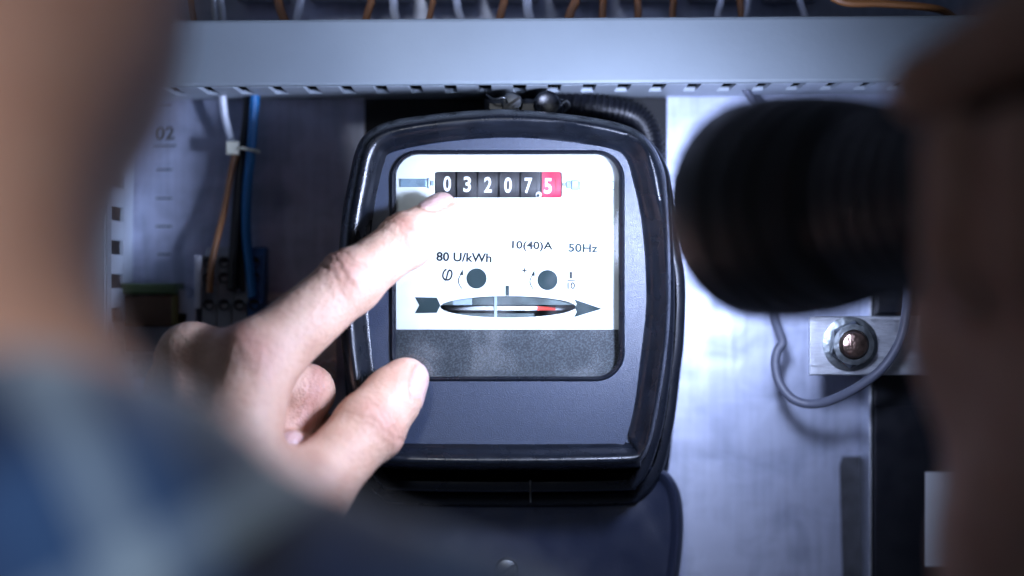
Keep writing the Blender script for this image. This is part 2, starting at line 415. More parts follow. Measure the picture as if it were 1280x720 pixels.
for i, x in enumerate(bx):
    breaker(x, 20.5, 'pale breaker above the top duct, %s from the left' % ('first second third fourth fifth sixth seventh eighth ninth'.split()[i]))
WT = [('orange', 238, 242, 1.3), ('whitew', 268, 270, 1.3), ('whitew', 276, 279, 1.3), ('orange', 348, 356, 1.7), ('whitew', 376, 370, 1.5),
      ('orange', 464, 457, 1.5), ('whitew', 492, 495, 1.7), ('orange', 541, 536, 1.2), ('whitew', 571, 577, 1.6), ('orange', 630, 624, 1.5),
      ('whitew', 659, 663, 1.9), ('orange', 719, 710, 1.7), ('orange', 754, 753, 1.4), ('orange', 797, 797, 1.4), ('orange', 842, 841, 1.3),
      ('whitew', 901, 896, 1.3), ('orange', 925, 927, 1.3), ('whitew', 935, 930, 1.2), ('whitew', 1000, 1008, 1.3)]
ordn = 'first second third fourth fifth sixth seventh eighth ninth tenth eleventh'.split(); cnt = {'orange': 0, 'whitew': 0}
for k, xa, xb, r in WT:
    mb = MB(); q = random.uniform(-3, 3)
    pts = catmull([P(xa+q*2, -60, 36), P(xa+q, -12, 38), P(xa, 2, 38), P((xa+xb)/2+q*.4, 14, 36), P(xb, 28, 34), P(xb+q, 48, 32)], 5)
    mb.tube(pts, r, 8)
    nm = 'orange' if k == 'orange' else 'pale'
    tag(mb.build('wire', M[k], None, True), '%s of the %s wires dropping into the top duct, counted from the left' % (ordn[cnt[k]], 'orange brown' if k == 'orange' else 'pale'), 'wire', 'wires dropping into the top duct')
    cnt[k] += 1
mb = MB(); mb.tube(catmull([P(1010, -30, 24), P(1050, 1, 24), P(1100, 4, 24), P(1150, 8, 24), P(1180, 14, 26), P(1200, 30, 30)], 6), 1.5, 8)
tag(mb.build('wire', M['orange'], None, True), 'orange brown wire lying slantwise along the top edge of the duct', 'wire')

# ------------------------------------------------------------------ wires and terminals at the left
def wire(pts, r, m, label, n=8):
    mb = MB(); mb.tube(catmull(pts, 7), r, n); return tag(mb.build('wire', m, None, True), label, 'wire')
wire([P(272, 84, 47), P(277, 112, 47), P(281, 145, 49), P(290, 178, 51), P(297, 200, 53), P(302, 240, 55), P(303, 330, 51), P(300, 365, 47)], 1.5, M['whitew'], 'pale wire dropping from the duct to the cable tie')
wire([P(320, 84, 45), P(319, 112, 45), P(317, 150, 46), P(314, 190, 47), P(309, 240, 49), P(308, 290, 49), P(313, 340, 47), P(316, 372, 45)], 1.9, M['blue'], 'bright blue wire hanging from the duct at left', 10)
wire([P(312, 84, 49), P(311, 112, 49), P(309, 150, 50), P(303, 190, 51), P(297, 240, 51), P(293, 300, 49), P(290, 362, 45)], 2.0, M['blackw'], 'black wire hanging just left of the blue wire')
wire([P(316, 84, 53), P(316, 150, 53), P(306, 200, 54), P(303, 270, 53), P(302, 366, 47)], 1.7, M['blackw'], 'black wire hanging behind the blue wire')
wire([P(296, 184, 49), P(289, 215, 49), P(281, 260, 47), P(271, 300, 43), P(264, 335, 41), P(262, 366, 41)], 1.3, M['orange'], 'orange wire from the cable tie down to the terminal blocks')
root = empty('cable_tie'); c = P(291, 185, 45)
mb = MB(); mb.box(c.x-2.4, c.x+2.4, 42.5, 47, c.z-2.6, c.z+2.6, .8); mb.build('lock_head', M['tie'], root)
mb = MB(); mb.tube(catmull([(c.x, 45, c.z), (c.x+4, 42, c.z-.4), (c.x+7, 43, c.z-.8), (c.x+10, 46, c.z-1.4)], 6), .75, 6); mb.build('strap', M['tie'], root)
tag(root, 'off white cable tie holding the wires at left', 'cable tie')

# green, brown and yellow earth terminal
def terminal_green():
    root = empty('earth_terminal'); y0 = 33
    def bx(name, p0, p1, ya, yb, m, bev=.5):
        q0, q1 = P(p0[0], p1[1], ya), P(p1[0], p0[1], ya); mb = MB(); mb.box(q0.x, q1.x, ya, yb, q0.z, q1.z, bev); mb.build(name, m, root)
    bx('cap', (149, 354), (221, 368), 42, 58, M['termgreen'], 1.2)
    bx('body', (155, 369), (216, 408), 45, 58, M['termbrown'])
    bx('side_wall', (214, 369), (222, 406), 43.5, 58, M['termyel'])
    bx('foot', (150, 408), (222, 440), 46, 58, M['term'])
    bx('end_clamp', (223, 362), (234, 392), 46, 58, M['breaker'])
    return tag(root, 'green and brown terminal block on the rail at left', 'terminal block')
terminal_green()
def terminal(x0px, w, m, label):
    root = empty('terminal_block'); y0 = 42
    k = (CAMD+y0)/FPX; x0 = P(x0px, 0, y0).x; w *= k
    zt, zb = P(0, 318, y0).z, P(0, 440, y0).z
    mb = MB()
    prof = [(58, zt+3), (52, zt+3), (49, zt), (46, zt-18), (y0, zt-19), (y0, zt-33), (y0+3, zt-34), (y0+3, zb), (58, zb)]
    mb.loft([[(x0+.15, y, z) for y, z in prof], [(x0+w-.15, y, z) for y, z in prof]], True, True); mb.build('body', m, root)
    for py, yy in ((328, 48.1), (347, 47.2), (381, 41.8)):
        c = P(x0px+w/k/2, py, yy); mb = MB(); mb.lathe((c.x, yy-.8, c.z), (0, 1, 0), [(0, 2.2), (0, 1.7), (1.2, 1.6)], 14, False, True); mb.build('clamp_hole', M['blackw'], root)
    c = P(x0px+w/k/2, 404, y0+2.2); mb = MB(); mb.box(c.x-w*.40, c.x+w*.40, y0+1.6, y0+2.9, c.z-3.5, c.z+3.5, .3); mb.build('marker_tag', M['label'], root)
    return tag(root, label, 'terminal block', 'row of grey and blue terminal blocks')
for i, (x, m, l) in enumerate(((252, 'term', 'grey terminal block beside the upright end bracket'), (271, 'term', 'second grey terminal block from the end bracket'),
                               (290, 'term', 'grey terminal block next to the blue one'), (309, 'termblue', 'blue terminal block at the right end of the row'))):
    terminal(x, 18.5, M[m], l)
q0, q1 = P(243, 386, 41), P(251, 319, 41); mb = MB(); mb.box(q0.x, q1.x, 41, 58, q0.z, q1.z, .5)
mb.box(q0.x-4, q0.x-.1, 46, 58, q0.z-10, q0.z+4, .4)
tag(mb.build('end_bracket', M['breaker']), 'upright pale plastic end bracket left of the grey terminals', 'end bracket')
mb = MB(); z = P(0, 420, 56).z
mb.box(P(140, 0, 56).x, P(420, 0, 56).x, 57.2, 58.4, z-17, z+17)
tag(mb.build('mounting_rail', M['steel']), 'steel mounting rail carrying the terminal blocks at left', 'rail')

# ------------------------------------------------------------------ the meter
CX, CY, NT = 637.0, 365.0, 420
TH = np.linspace(0, 2*np.pi, NT, endpoint=False)
def outline(pts, n=10, smooth=True):
    v = []
    for p in pts:
        rep = 3 if len(p) > 2 else 1
        v += [Vector((p[0]-CX, -(p[1]-CY), 0))]*rep
    d = np.array([(q.x, q.y) for q in catmull(v, n, True)])
    th = np.unwrap(np.arctan2(d[:, 1], d[:, 0])); r = np.hypot(d[:, 0], d[:, 1])
    if th[-1] < th[0]: th, r = th[::-1], r[::-1]
    th2 = np.concatenate([th-2*np.pi, th, th+2*np.pi]); r2 = np.concatenate([r, r, r])
    base = np.round(np.mean(th)/(2*np.pi))*2*np.pi
    o = np.argsort(th2, kind='stable'); return np.interp(TH + (0 if True else base), th2[o], r2[o], period=None)
def rrect(x0, y0, x1, y1, r, n=10):
    pts = []
    for cx, cy, a0 in ((x1-r, y0+r, -90), (x1-r, y1-r, 0), (x0+r, y1-r, 90), (x0+r, y0+r, 180)):
        for k in range(n+1):
            a = math.radians(a0 + 90*k/n); pts.append((cx+r*math.cos(a), cy+r*math.sin(a)))
    # densify straight sides
    out = []
    for i, p in enumerate(pts):
        q = pts[(i+1) % len(pts)]; m = max(1, int(math.hypot(q[0]-p[0], q[1]-p[1])/12))
        out += [(p[0]+(q[0]-p[0])*k/m, p[1]+(q[1]-p[1])*k/m) for k in range(m)]
    return outline(out, 3)
def loop(r, y):
    return [P(CX + rr*math.cos(t), CY - rr*math.sin(t), y) for rr, t in zip(r, TH)]
S = outline([(642,137),(732,146),(785,158),(812,177),(828,207),(833,235),(836,280),(838,340),(837,400),(831,460),(820,525),(812,556),(802,576),(785,585),(640,587),(490,585),(468,576),(458,556),(443,520),(430,450),(424,390),(423,330),(428,270),(436,226),(445,188),(457,168),(483,153),(527,145),(585,139)])
R = outline([(642,155),(700,157),(750,165),(785,174),(802,186),(810,205),(817,240),(825,275),(829,330),(830,377),(827,420),(822,460),(814,510),(806,550),(799,563),(785,568),(640,570),(490,568),(477,564),(468,550),(455,500),(446,440),(442,380),(443,340),(446,311),(451,270),(458,232),(466,194),(481,176),(520,166),(580,158)])
E = outline([(642,171),(715,177),(767,186),(784,199),(792,225),(800,260),(805,295),(808,340),(808,390),(799,468),(795,500),(789,530),(781,555,1),(640,556),(487,555,1),(478,520),(468,470),(460,390),(460,340),(462,302),(467,261),(473,229),(480,203),(491,189),(559,176)])
Mo = outline([(642,139),(732,147),(785,159),(815,178),(833,207),(838,235),(841,280),(843,340),(843,400),(839,460),(831,521),(822,558),(811,588),(798,606),(780,613),(640,615),(494,613),(475,606),(462,588),(450,558),(440,520),(430,455),(426,390),(427,330),(432,270),(440,226),(449,188),(461,169),(487,155),(527,147),(585,141)])
Fl = outline([(642,146),(732,152),(785,164),(817,182),(834,207),(841,235),(850,300),(856,340),(857.5,378),(855,430),(851,462),(844,521),(834,570),(827,592),(815,611),(800,623),(780,630),(640,632),(498,630),(478,623),(464,611),(452,590),(443,560),(434,520),(430,455),(429,390),(431,330),(437,270),(445,226),(453,188),(465,172),(490,159),(530,151),(585,147)])
Gb = outline([(642,150),(732,156),(785,167),(817,185),(834,210),(840,240),(846,300),(851,340),(852,378),(851,430),(847,470),(841,540),(836,585),(830,606),(822,621),(808,634),(788,641),(640,643),(492,641),(474,634),(460,621),(450,600),(442,560),(437,520),(433,455),(433,390),(435,330),(441,270),(449,226),(458,190),(470,176),(495,163),(532,155),(585,151)])
FO = rrect(487, 187.5, 781, 476.5, 36); FM = rrect(490.5, 190, 778.5, 474, 33); FI = rrect(495, 193, 773.5, 470.5, 29)
lerp = lambda a, b, t: a + (b-a)*t
meter = empty('electricity_meter'); tag(meter, 'black domestic electricity meter with white dial, being pointed at', 'electricity meter')
mb = MB()                                     # front cover: rounded bezel
mb.loft([loop(S*.985, 16), loop(S, 13), loop(S*1.002, 6), loop(S, 1), loop(lerp(S, R, .10), -3.6), loop(lerp(S, R, .25), -7.2), loop(lerp(S, R, .42), -9.2), loop(lerp(S, R, .60), -10.0), loop(lerp(S, R, .80), -9.75), loop(R, -9.0),
         loop(lerp(R, E, .15), -8.2), loop(lerp(R, E, .32), -7.0), loop(lerp(R, E, .55), -5.0), loop(lerp(R, E, .8), -3.3), loop(E, -2.9), loop(E*.995, -1.6)])
mb.build('bezel', M['cover'], meter, True, 60)
mb = MB(); mb.loft([loop(E*.997, -1.8), loop(E*.994, -1.5), loop(lerp(E, FO, .5), -1.5), loop(FO, -1.5)]); mb.build('front_panel', M['recess'], meter, True, 30)
mb = MB(); mb.loft([loop(FO, -1.45), loop(lerp(FO, FM, .35), -2.4), loop(lerp(FO, FM, .75), -2.9), loop(FM, -3.0), loop(lerp(FM, FI, .5), -2.6), loop(FI, -1.6), loop(FI*.997, 7)])
mb.build('window_frame', M['rim'], meter, True, 50)
def rim(name, r, y0, y1, m, inset=.95):
    mb = MB(); h = y1-y0
    mb.loft([loop(r*inset, y0), loop(r*.985, y0), loop(r*.996, y0+h*.12), loop(r, y0+h*.35), loop(r, y0+h*.65), loop(r*.995, y0+h*.9), loop(r*.985, y1), loop(r*inset, y1)]); return mb.build(name, m, meter, True, 60)
rim('cover_rim', Mo, 14, 22, M['rim']); rim('flange', Fl, 28, 36, M['rim']); rim('base_rim', Gb, 40, 48, M['rim'])
mb = MB(); mb.loft([loop(Mo*.955, 15), loop(Mo*.955, 30), loop(Fl*.96, 42), loop(Gb*.96, 57)], False, True); mb.build('housing', M['cover'], meter, True, 40)
# glass pane
mb = MB(); mb.loft([loop(FI*1.001, 0.6), loop(FI*1.001, -0.6)], True, True); mb.build('glass_pane', M['glass'], meter)
# nameplate with two openings
PY = 6.0
def plate_part(mb, x0, y0, x1, y1, hole_c, hole):
    n = 240; cx, cy = hole_c; out, inn = [], []
    angs = sorted(set([2*math.pi*k/n for k in range(n)] + [math.atan2(y-cy, x-cx) % (2*math.pi) for x in (x0, x1) for y in (y0, y1)]))
    for a in angs:
        c, s = math.cos(a), math.sin(a)
        t = min([(x1-cx)/c if c > 1e-9 else 1e9, (x0-cx)/c if c < -1e-9 else 1e9, (y1-cy)/s if s > 1e-9 else 1e9, (y0-cy)/s if s < -1e-9 else 1e9])
        out.append(P(cx+c*t, cy+s*t, PY)); u = hole(c, s); inn.append(P(cx+c*u, cy+s*u, PY))
    back = [Vector((p.x, PY+.8, p.z)) for p in inn]
    mb.loft([out, inn, back])
CWX, CWY, CWW, CWH = 623, 230.8, 79.5, 16.2
def rect_hole(hw, hh):
    return lambda c, s: min(hw/abs(c) if abs(c) > 1e-9 else 1e9, hh/abs(s) if abs(s) > 1e-9 else 1e9)
def ell_hole(a, b): return lambda c, s: 1/math.sqrt((c/a)**2+(s/b)**2)
mb = MB(); plate_part(mb, 485, 184, 785, 300, (CWX, CWY), rect_hole(CWW, CWH)); plate_part(mb, 485, 300, 785, 412, (635, 383.5), ell_hole(85, 13.5))
npl = mb.build('nameplate', M['white'], meter)
mb = MB(); a, b = P(484, 478, PY-1.2), P(786, 412, PY-1.2); mb.box(a.x, b.x, PY-1.2, PY+1, a.z, b.z, .3); mb.build('lower_plate', M['speck'], meter)
mb = MB(); a, b = P(480, 480, PY+26), P(790, 180, PY+26); mb.box(a.x, b.x, PY+26, PY+27, a.z, b.z); mb.build('inner_wall', M['dark'], meter)
# counter with drums and digits
counter = empty('counter'); counter.parent = meter
k = (CAMD+PY)/FPX; RD = 11.0; yc = PY+.6+RD; edges = [543.5, 570, 596.5, 623.2, 650, 676.5, 702.5]
digs = "032075"; dpx = [559, 584, 610, 635, 660.5, 685]
for i in range(6):
    x0, x1 = P(edges[i]+.4, 0, PY).x, P(edges[i+1]-.4, 0, PY).x; zc = P(0, 229.3 + (edges[i]-543)*.022, PY).z
    mb = MB(); mb.lathe((x0, yc, zc), (1, 0, 0), [(0, RD-.5), (.3, RD), (x1-x0-.3, RD), (x1-x0, RD-.5)], 64)
    mb.build('digit_drum', M['reddrum' if i == 5 else 'drum'], counter, True, 30)
    vs, fs = text_mesh(digs[i], 19.5*k, 9.5*k, 14); c = P(dpx[i], 229.6 + (dpx[i]-560)*.022, PY); mb = MB()
    mb.add([(c.x+x+z*.02, yc-math.sqrt((RD+.06)**2-(z+c.z-zc)**2), c.z+z) for x, _, z in vs], fs)
    link('digit', mb.mesh('digit', False), M['digit'], counter)
    for q in ((9.5, 17),):                      # faint gear edge beside each figure
        e = P(dpx[i]+q[0], 229+(dpx[i]-560)*.022, PY); mb = MB(); zs = np.linspace(-q[1]*k/2, q[1]*k/2, 9)
        vv = [(e.x+dx, yc-math.sqrt((RD+.05)**2-(z+e.z-zc)**2), e.z+z) for z in zs for dx in (0, .22)]
        mb.add(vv, [(2*j, 2*j+1, 2*j+3, 2*j+2) for j in range(8)]); link('drum_line', mb.mesh('l', False), M['inkgrey'], counter)
c = P(673.5, 243.5, PY); mb = MB(); mb.lathe((c.x, PY+.1, c.z), (0, -1, 0), [(0, 1.1), (.25, 1.1), (.25, .7), (.1, .7)], 20, True, True); mb.build('decimal_mark', M['digit'], counter)
c = P(672.5, 244.5, PY); mb = MB(); mb.lathe((c.x, PY-.1, c.z), (0, -1, 0), [(0, .62), (.08, .62)], 16); mb.build('decimal_dot', M['ink'], counter)
# shafts and brackets either side of the counter
def shaft(pts):
    for x0, x1, cy, hh, m in pts:
        a, b = P(x0, cy+hh, PY-.5), P(x1, cy-hh, PY-.5); mb = MB(); mb.box(a.x, b.x, PY-.7, PY-.05, a.z, b.z, .2); mb.build('counter_bracket', m, meter)
M['pales'] = mat('pale_metal', (.19, .28, .37), .35, .6, var=.25, vscale=260)
M['pales2'] = mat('pale_metal_light', (.30, .37, .44), .4, .3, var=.15, vscale=260)
shaft([(500, 533, 228.5, 5.2, M['pales']), (534.5, 537, 228.7, 6.5, M['pales2']), (538.5, 543, 228.8, 3, M['pales2']),
       (703.5, 707, 230.5, 2, M['pales']), (708, 713, 231, 4.5, M['pales']), (714, 723, 231.2, 6, M['pales']), (724, 768, 232, 5.2, M['pales2']), (724, 768, 231.6, .9, M['pales'])][:7])
# lettering and printed signs
YT = PY-.12
put_text("80 U/kWh", 580, 321.5, YT, 11.5, 69, M['inkgrey'], npl, 'lettering', TILT*1.3)
put_text("10(40)A", 665.5, 308, YT, 13, 51, M['inkgrey'], npl, 'lettering', TILT*1.3)
put_text("50Hz", 729, 310, YT, 10.8, 37, M['ink'], npl, 'lettering', TILT*1.3)
put_text("\u03c6", 558.5, 346, YT, 20, 13, M['inkgrey'], npl, 'lettering', -.25)
put_text("+", 655.5, 338, YT, 6, 6, M['inkgrey'], npl, 'lettering')
put_text("1", 713.5, 344, YT, 8.5, 3.4, M['inkgrey'], npl, 'lettering'); put_text("10", 714, 357, YT, 8.5, 9.5, M['inkgrey'], npl, 'lettering')
def flat(name, polys, m, y=YT):
    mb = MB()
    for p in polys: mb.add([P(a, b, y) for a, b in p], [tuple(range(len(p)))])
    return link(name, mb.mesh(name, False), m, npl)
flat('fraction_bar', [[(709, 349.8), (719, 350.2), (719, 351.5), (709, 351.1)]], M['inkgrey'])
def arc_arrow(x, y):
    pts = []
    for t in np.linspace(0, 1, 10): pts.append((x + 2.4*math.cos(math.pi*(t-.5))*-1.9+3, y+11-20*t))
    quad = [[(pts[i][0]-.7, pts[i][1]), (pts[i][0]+.7, pts[i][1]), (pts[i+1][0]+.7, pts[i+1][1]), (pts[i+1][0]-.7, pts[i+1][1])] for i in range(9)]
    flat('turn_arrow', quad + [[(x+.2, y-7), (x+4.4, y-5.5), (x+4.2, y-14)]], M['ink'])
arc_arrow(574.5, 350); arc_arrow(664, 351)
for cx, cy in ((595.8, 348), (684.5, 350)):
    c = P(cx, cy, YT); mb = MB(); mb.lathe((c.x, PY-.02, c.z), (0, -1, 0), [(0, 3.65), (.25, 3.65), (.4, 3.5), (.4, .1)], 40); mb.build('adjuster_dot', M['ink'], npl, True, 30)
    mb = MB()
flat('arrow_tail', [[(518.5, 371.5), (546, 372), (550.5, 381.5), (546, 391), (518.5, 391.5), (524, 381.5)][::1]], M['ink'])
flat('arrow_head', [[(717.5, 374), (752.5, 386), (717.5, 396.5), (721, 390), (719, 385.5), (721, 380)]], M['ink'])
flat('index_mark', [[(631.8, 357), (636.4, 357), (636.4, 369.6), (631.8, 369.6)]], M['ink'])
# rotor disc seen through the slot: edge-on turntable with red mark
rot = empty('rotor_disc'); rot.parent = meter; zc = P(0, 387, PY).z
mb = MB(); mb.lathe((P(635, 0, 0).x, PY+27, zc-.4), (0, 0, 1), [(0, 25.5), (.15, 26), (1.5, 26), (1.65, 25.5)], 96); mb.build('disc', M['disc'], rot, True, 40)
x = P(635, 0, 0).x; mb = MB(); vv = []; Rr = 26.06
for a in np.linspace(math.radians(-66), math.radians(-48), 9): vv += [(x+Rr*math.cos(a), PY+27+Rr*math.sin(a), zc-.38), (x+Rr*math.cos(a), PY+27+Rr*math.sin(a), zc+1.15)]
mb.add(vv, [(2*j, 2*j+2, 2*j+3, 2*j+1) for j in range(8)]); link('red_mark', mb.mesh('m', False), M['redmark'], rot)
mb = MB(); mb.lathe((x, PY+14, P(0, 372, PY).z-1.2), (0, -1, 0), [(0, 1.6), (9, 1.6), (10, 1.2)], 20); mb.build('spindle', M['ink'], rot, True, 30)
gm = M['guard'] = mat('grey_green_metal', (.055, .075, .075), .45, .2, var=.5, vscale=120)
for x0, x1, y0, y1, m in ((548, 566, 364, 381.5, gm), (566.2, 590, 364, 381.5, M['pales2']), (590.2, 617, 364, 381.5, gm), (621, 715, 364, 381.5, gm), (555, 668, 391.5, 402, gm)):
    a, b = P(x0, y1, PY+1.6), P(x1, y0, PY+1.6); g = MB(); g.box(a.x, b.x, PY+1.6, PY+2.6, a.z, b.z, .2); g.build('magnet_block', m, rot)
mb = MB(); mb.box(x-5.0, x-4.0, PY+1, PY+3, zc-6, zc+6); mb.build('post', M['pales2'], rot)
# terminal cover under the meter
tcv = [(640, 584), (740, 583), (800, 583), (826, 586), (841, 597), (850, 616), (854, 645), (853, 685), (845, 740), (830, 800), (440, 800), (425, 740), (418, 660), (421, 616), (430, 597), (446, 586), (480, 583), (540, 583)]
def tloop(sh, y):
    q = catmull([Vector((a, b, 0)) for a, b in tcv], 6, True); c = Vector((637, 690, 0)); out = []
    for v in q:
        d = v-c; L = d.length; out.append(c + d*((L-sh)/L))
    return [P(v.x, v.y, y) for v in out]
mb = MB(); mb.loft([tloop(3, 56), tloop(0, 53), tloop(0, 34), tloop(2.5, 30.5), tloop(6, 29), tloop(10, 29.5), tloop(14, 32), tloop(18, 33)], True, True)
tco = mb.build('terminal_cover', mat('blue_black_plastic', (.012, .016, .033), .42, bump=.15, bscale=1800, rvar=.08), meter, True, 50)
def screw(c, r, y, m, parent, name, slot=True):
    mb = MB(); mb.lathe((c.x, y, c.z), (0, -1, 0), [(0, r), (r*.35, r), (r*.6, r*.85), (r*.72, r*.5), (r*.76, .02)], 28); o = mb.build(name, m, parent, True, 40)
    if slot:
        mb = MB(); a = .6; ca, sa = math.cos(a), math.sin(a)
        def Q(u, w, yy): return (c.x+u*ca-w*sa, yy, c.z+u*sa+w*ca)
        w, L = r*.13, r*.9
        mb.add([Q(-L,-w,y-r*.8),Q(L,-w,y-r*.8),Q(L,w,y-r*.8),Q(-L,w,y-r*.8),Q(-L,-w,y-r*.3),Q(L,-w,y-r*.3),Q(L,w,y-r*.3),Q(-L,w,y-r*.3)], [(0,1,2,3),(0,4,5,1),(1,5,6,2),(2,6,7,3),(3,7,4,0)])
        mb.build('slot', M['blackw'], o if parent is None or parent is meter else parent)
    return o
screw(P(633, 713, 30), 4.4, 32.6, M['dull'], tco, 'cover_screw')
# lug and screws on top of the meter
lug = MB(); a, b = P(605, 150, 22), P(705, 122, 22); lug.box(a.x, b.x, 24, 48, a.z, b.z, 2); lg = lug.build('mounting_lug', M['rim'], meter)
screw(P(640, 128, 20), 4.0, 24, M['dull'], lg, 'lug_screw')
mb = MB(); c = P(684, 130, 20); mb.lathe((c.x, 24, c.z), (0, -1, 0), [(0, 5.2), (2, 5.2), (3, 4.4), (2.2, 3.2), (2.2, .05)], 28); mb.build('seal_cap', M['cover'], lg, True, 35)
mb = MB(); mb.tube(catmull([P(700, 132, 18), P(708, 126, 17), P(712, 133, 18), P(706, 140, 20)], 6), .45, 6); mb.build('seal_wire', M['dull'], lg, True)
mb = MB(); mb.tube(catmull([P(608, 118, 20), P(618, 124, 17), P(630, 122, 16), P(634, 128, 18)], 6), .35, 6); mb.build('seal_wire', M['dull'], lg, True)
# seal stub below the bezel
mb = MB(); mb.tube([P(663, 600, 12), P(663, 628, 14)], .4, 6); mb.build('seal_wire', M['dull'], meter)

# corrugated conduit
path = catmull([P(690, 128, 48), P(740, 134, 46), P(785, 142, 47), P(806, 160, 48), P(814, 200, 49), P(812, 260, 50)], 26)
mb = MB(); mb.tube(path, [5.6 if (i % 4) < 2 else 4.3 for i in range(len(path))], 14)
tag(mb.build('corrugated_conduit', M['black'], None, True, 60), 'black corrugated conduit curving behind the top right of the meter', 'conduit')

# ------------------------------------------------------------------ right-hand side
def slab(name, p0, p1, y0, y1, m, bev=.4, parent=None):
    q0, q1 = P(p0[0], p1[1], y0), P(p1[0], p0[1], y0); mb = MB(); mb.box(q0.x, q1.x, y0, y1, q0.z, q1.z, bev); return mb.build(name, m, parent)
dev = empty('control_unit'); tag(dev, 'tall black box with a white label at the lower right', 'control unit')
slab('housing', (1092, 300), (1380, 800), 40, 58, M['black'], .8, dev)
slab('edge_trim', (1086.5, 300), (1090.5, 800), 41, 58.5, M['alu'], .3, dev)
slab('lower_front', (1094, 508), (1379, 799), 38.6, 39.9, M['black'], .5, dev)
slab('label_sticker', (1156.5, 590), (1300, 708), 38.1, 38.5, M['label'], .1, dev)
slab('upper_clip', (1096, 330), (1131, 392), 37, 39.9, M['black'], .6, dev)
br = empty('mounting_bracket'); tag(br, 'flat aluminium bracket bolted beside the black box', 'bracket')
slab('bar', (1012, 395), (1300, 469), 20, 23, M['alu'], .35, br)
c = P(1062.5, 430, 20)
mb = MB(); mb.lathe((c.x, 20, c.z), (0, -1, 0), [(0, 10.2), (.4, 10.2), (.5, 10.0), (.5, 5)], 48); mb.build('washer', M['nut'], br, True, 30)
hexl = lambda r, y, a0=.0: [(c.x+r*math.sin(a0+math.pi/3*k/6*1), y, 0) for k in range(6)]
def hexloop(r, y):
    pts = [(c.x+r*math.sin(math.pi/3*k+.1), c.z+r*math.cos(math.pi/3*k+.1)) for k in range(6)]; out = []
    for k in range(6):
        for t in (0, .25, .5, .75): out.append((pts[k][0]*(1-t)+pts[(k+1) % 6][0]*t, y, pts[k][1]*(1-t)+pts[(k+1) % 6][1]*t))
    return out
def circ(r, y, n=24, a0=.1): return [(c.x+r*math.sin(a0+2*math.pi*k/n), y, c.z+r*math.cos(a0+2*math.pi*k/n)) for k in range(n)]
mb = MB(); mb.loft([hexloop(8.7, 18.8), hexloop(8.7, 14.2), circ(7.5, 12.9), circ(5.6, 12.7), circ(5.2, 13.3)], False, False); mb.build('nut', M['nut'], br, True, 30)
mb = MB(); mb.lathe((c.x, 18, c.z), (0, -1, 0), [(0, 5.1), (6.2, 5.1), (7.4, 4.4), (7.9, 3.0), (8.0, .05)], 36); mb.build('bolt', M['boltend'], br, True, 35)
mb = MB(); mb.lathe((c.x, 23, c.z), (0, 1, 0), [(0, 6), (36.5, 6)], 24); mb.build('spacer', M['steel'], br, True, 30)
mb = MB(); mb.tube(catmull([P(962, 360, 40), P(967, 392, 36), P(973, 412, 33), P(978, 428, 31), P(972, 438, 31), P(969, 455, 30), P(974, 478, 28), P(990, 498, 26), P(1012, 505, 24), P(1040, 500, 20), P(1075, 482, 14), P(1105, 458, 11), P(1125, 425, 11), P(1133, 390, 12), P(1135, 350, 16), P(1132, 300, 24)], 8), 1.75, 12)
tag(mb.build('grey_cable', M['greycable'], None, True), 'thin grey cable looping across the bolted bracket', 'cable')
mb = MB(); mb.tube(catmull([P(926, 88, 36), P(930, 108, 36), P(938, 122, 38), P(950, 140, 42), P(965, 165, 50)], 6), 1.5, 10)
tag(mb.build('grey_cable', M['greycable'], None, True), 'short grey cable leaving the duct above the torch', 'cable')
q = [(1050.5, 582), (1054, 571), (1078, 571), (1078, 604), (1084.5, 606), (1086, 740), (1055, 740)]
mb = MB(); f0 = [P(a, b, 57.6) for a, b in q]; f1 = [Vector((p.x, 59.9, p.z)) for p in f0]; mb.loft([f1, f0], False, True)
tag(mb.build('rubber_strip', M['strip']), 'dark rubber strip fixed upright beside the black box', 'strip')

# ------------------------------------------------------------------ torch
torch = empty('torch'); tag(torch, 'big black torch held at right, shining on the meter', 'torch')
TA = -TORCH_AXIS
mb = MB(); prof = [(3, 26.5), (0, 27.5), (-.3, 29), (.4, 30.2), (2, 30.8), (16, 31), (18, 30.6), (18.6, 28.4), (20.8, 28.4), (21.4, 30.4), (26, 30.2), (26.6, 27.8), (28.8, 27.7), (29.4, 29.8), (34, 29.2), (34.6, 26.9), (36.8, 26.8), (37.4, 28.6), (44, 27.4), (50, 26.0)]
mb.lathe(TORCH_FRONT, TA, prof, 72, False, True); mb.build('head', M['torch'], torch, True, 40)
pr = [(50.1, 25)]
t = 52.0
while t < 170: pr += [(t, 24.6), (t+.6, 24.9), (t+4, 24.9), (t+4.6, 24.4), (t+6, 24.4)]; t += 6.5
pr += [(175, 24), (178, 22)]
mb = MB(); mb.lathe(TORCH_FRONT, TA, pr, 56); mb.build('barrel', M['torch'], torch, True, 40)
mb = MB(); mb.lathe(TORCH_FRONT, TA, [(178.1, 23), (190, 23), (193, 20), (193.2, .1)], 40); mb.build('tail_cap', M['torchm'], torch, True, 40)
mb = MB(); mb.lathe(TORCH_FRONT, TA, [(2.4, 26.6), (10, 22), (22, 10)], 48, False, True); mb.build('reflector', M['reflector'], torch, True)
mb = MB(); mb.lathe(TORCH_FRONT, TA, [(1.0, 26.4), (1.8, 26.4)], 48); mb.build('lens', M['lens'], torch)
sp = bpy.data.lights.new('torch_beam', 'SPOT'); sp.energy = TORCH_POWER; sp.color = TORCH_COLOR; sp.spot_size = math.radians(136); sp.spot_blend = 1.0; sp.shadow_soft_size = .012
so = bpy.data.objects.new('torch_beam', sp); COL.objects.link(so); so.location = (TORCH_FRONT + TORCH_AXIS*1.0)*MM
so.rotation_euler = TORCH_AXIS.to_track_quat('-Z', 'Y').to_euler(); so.parent = torch

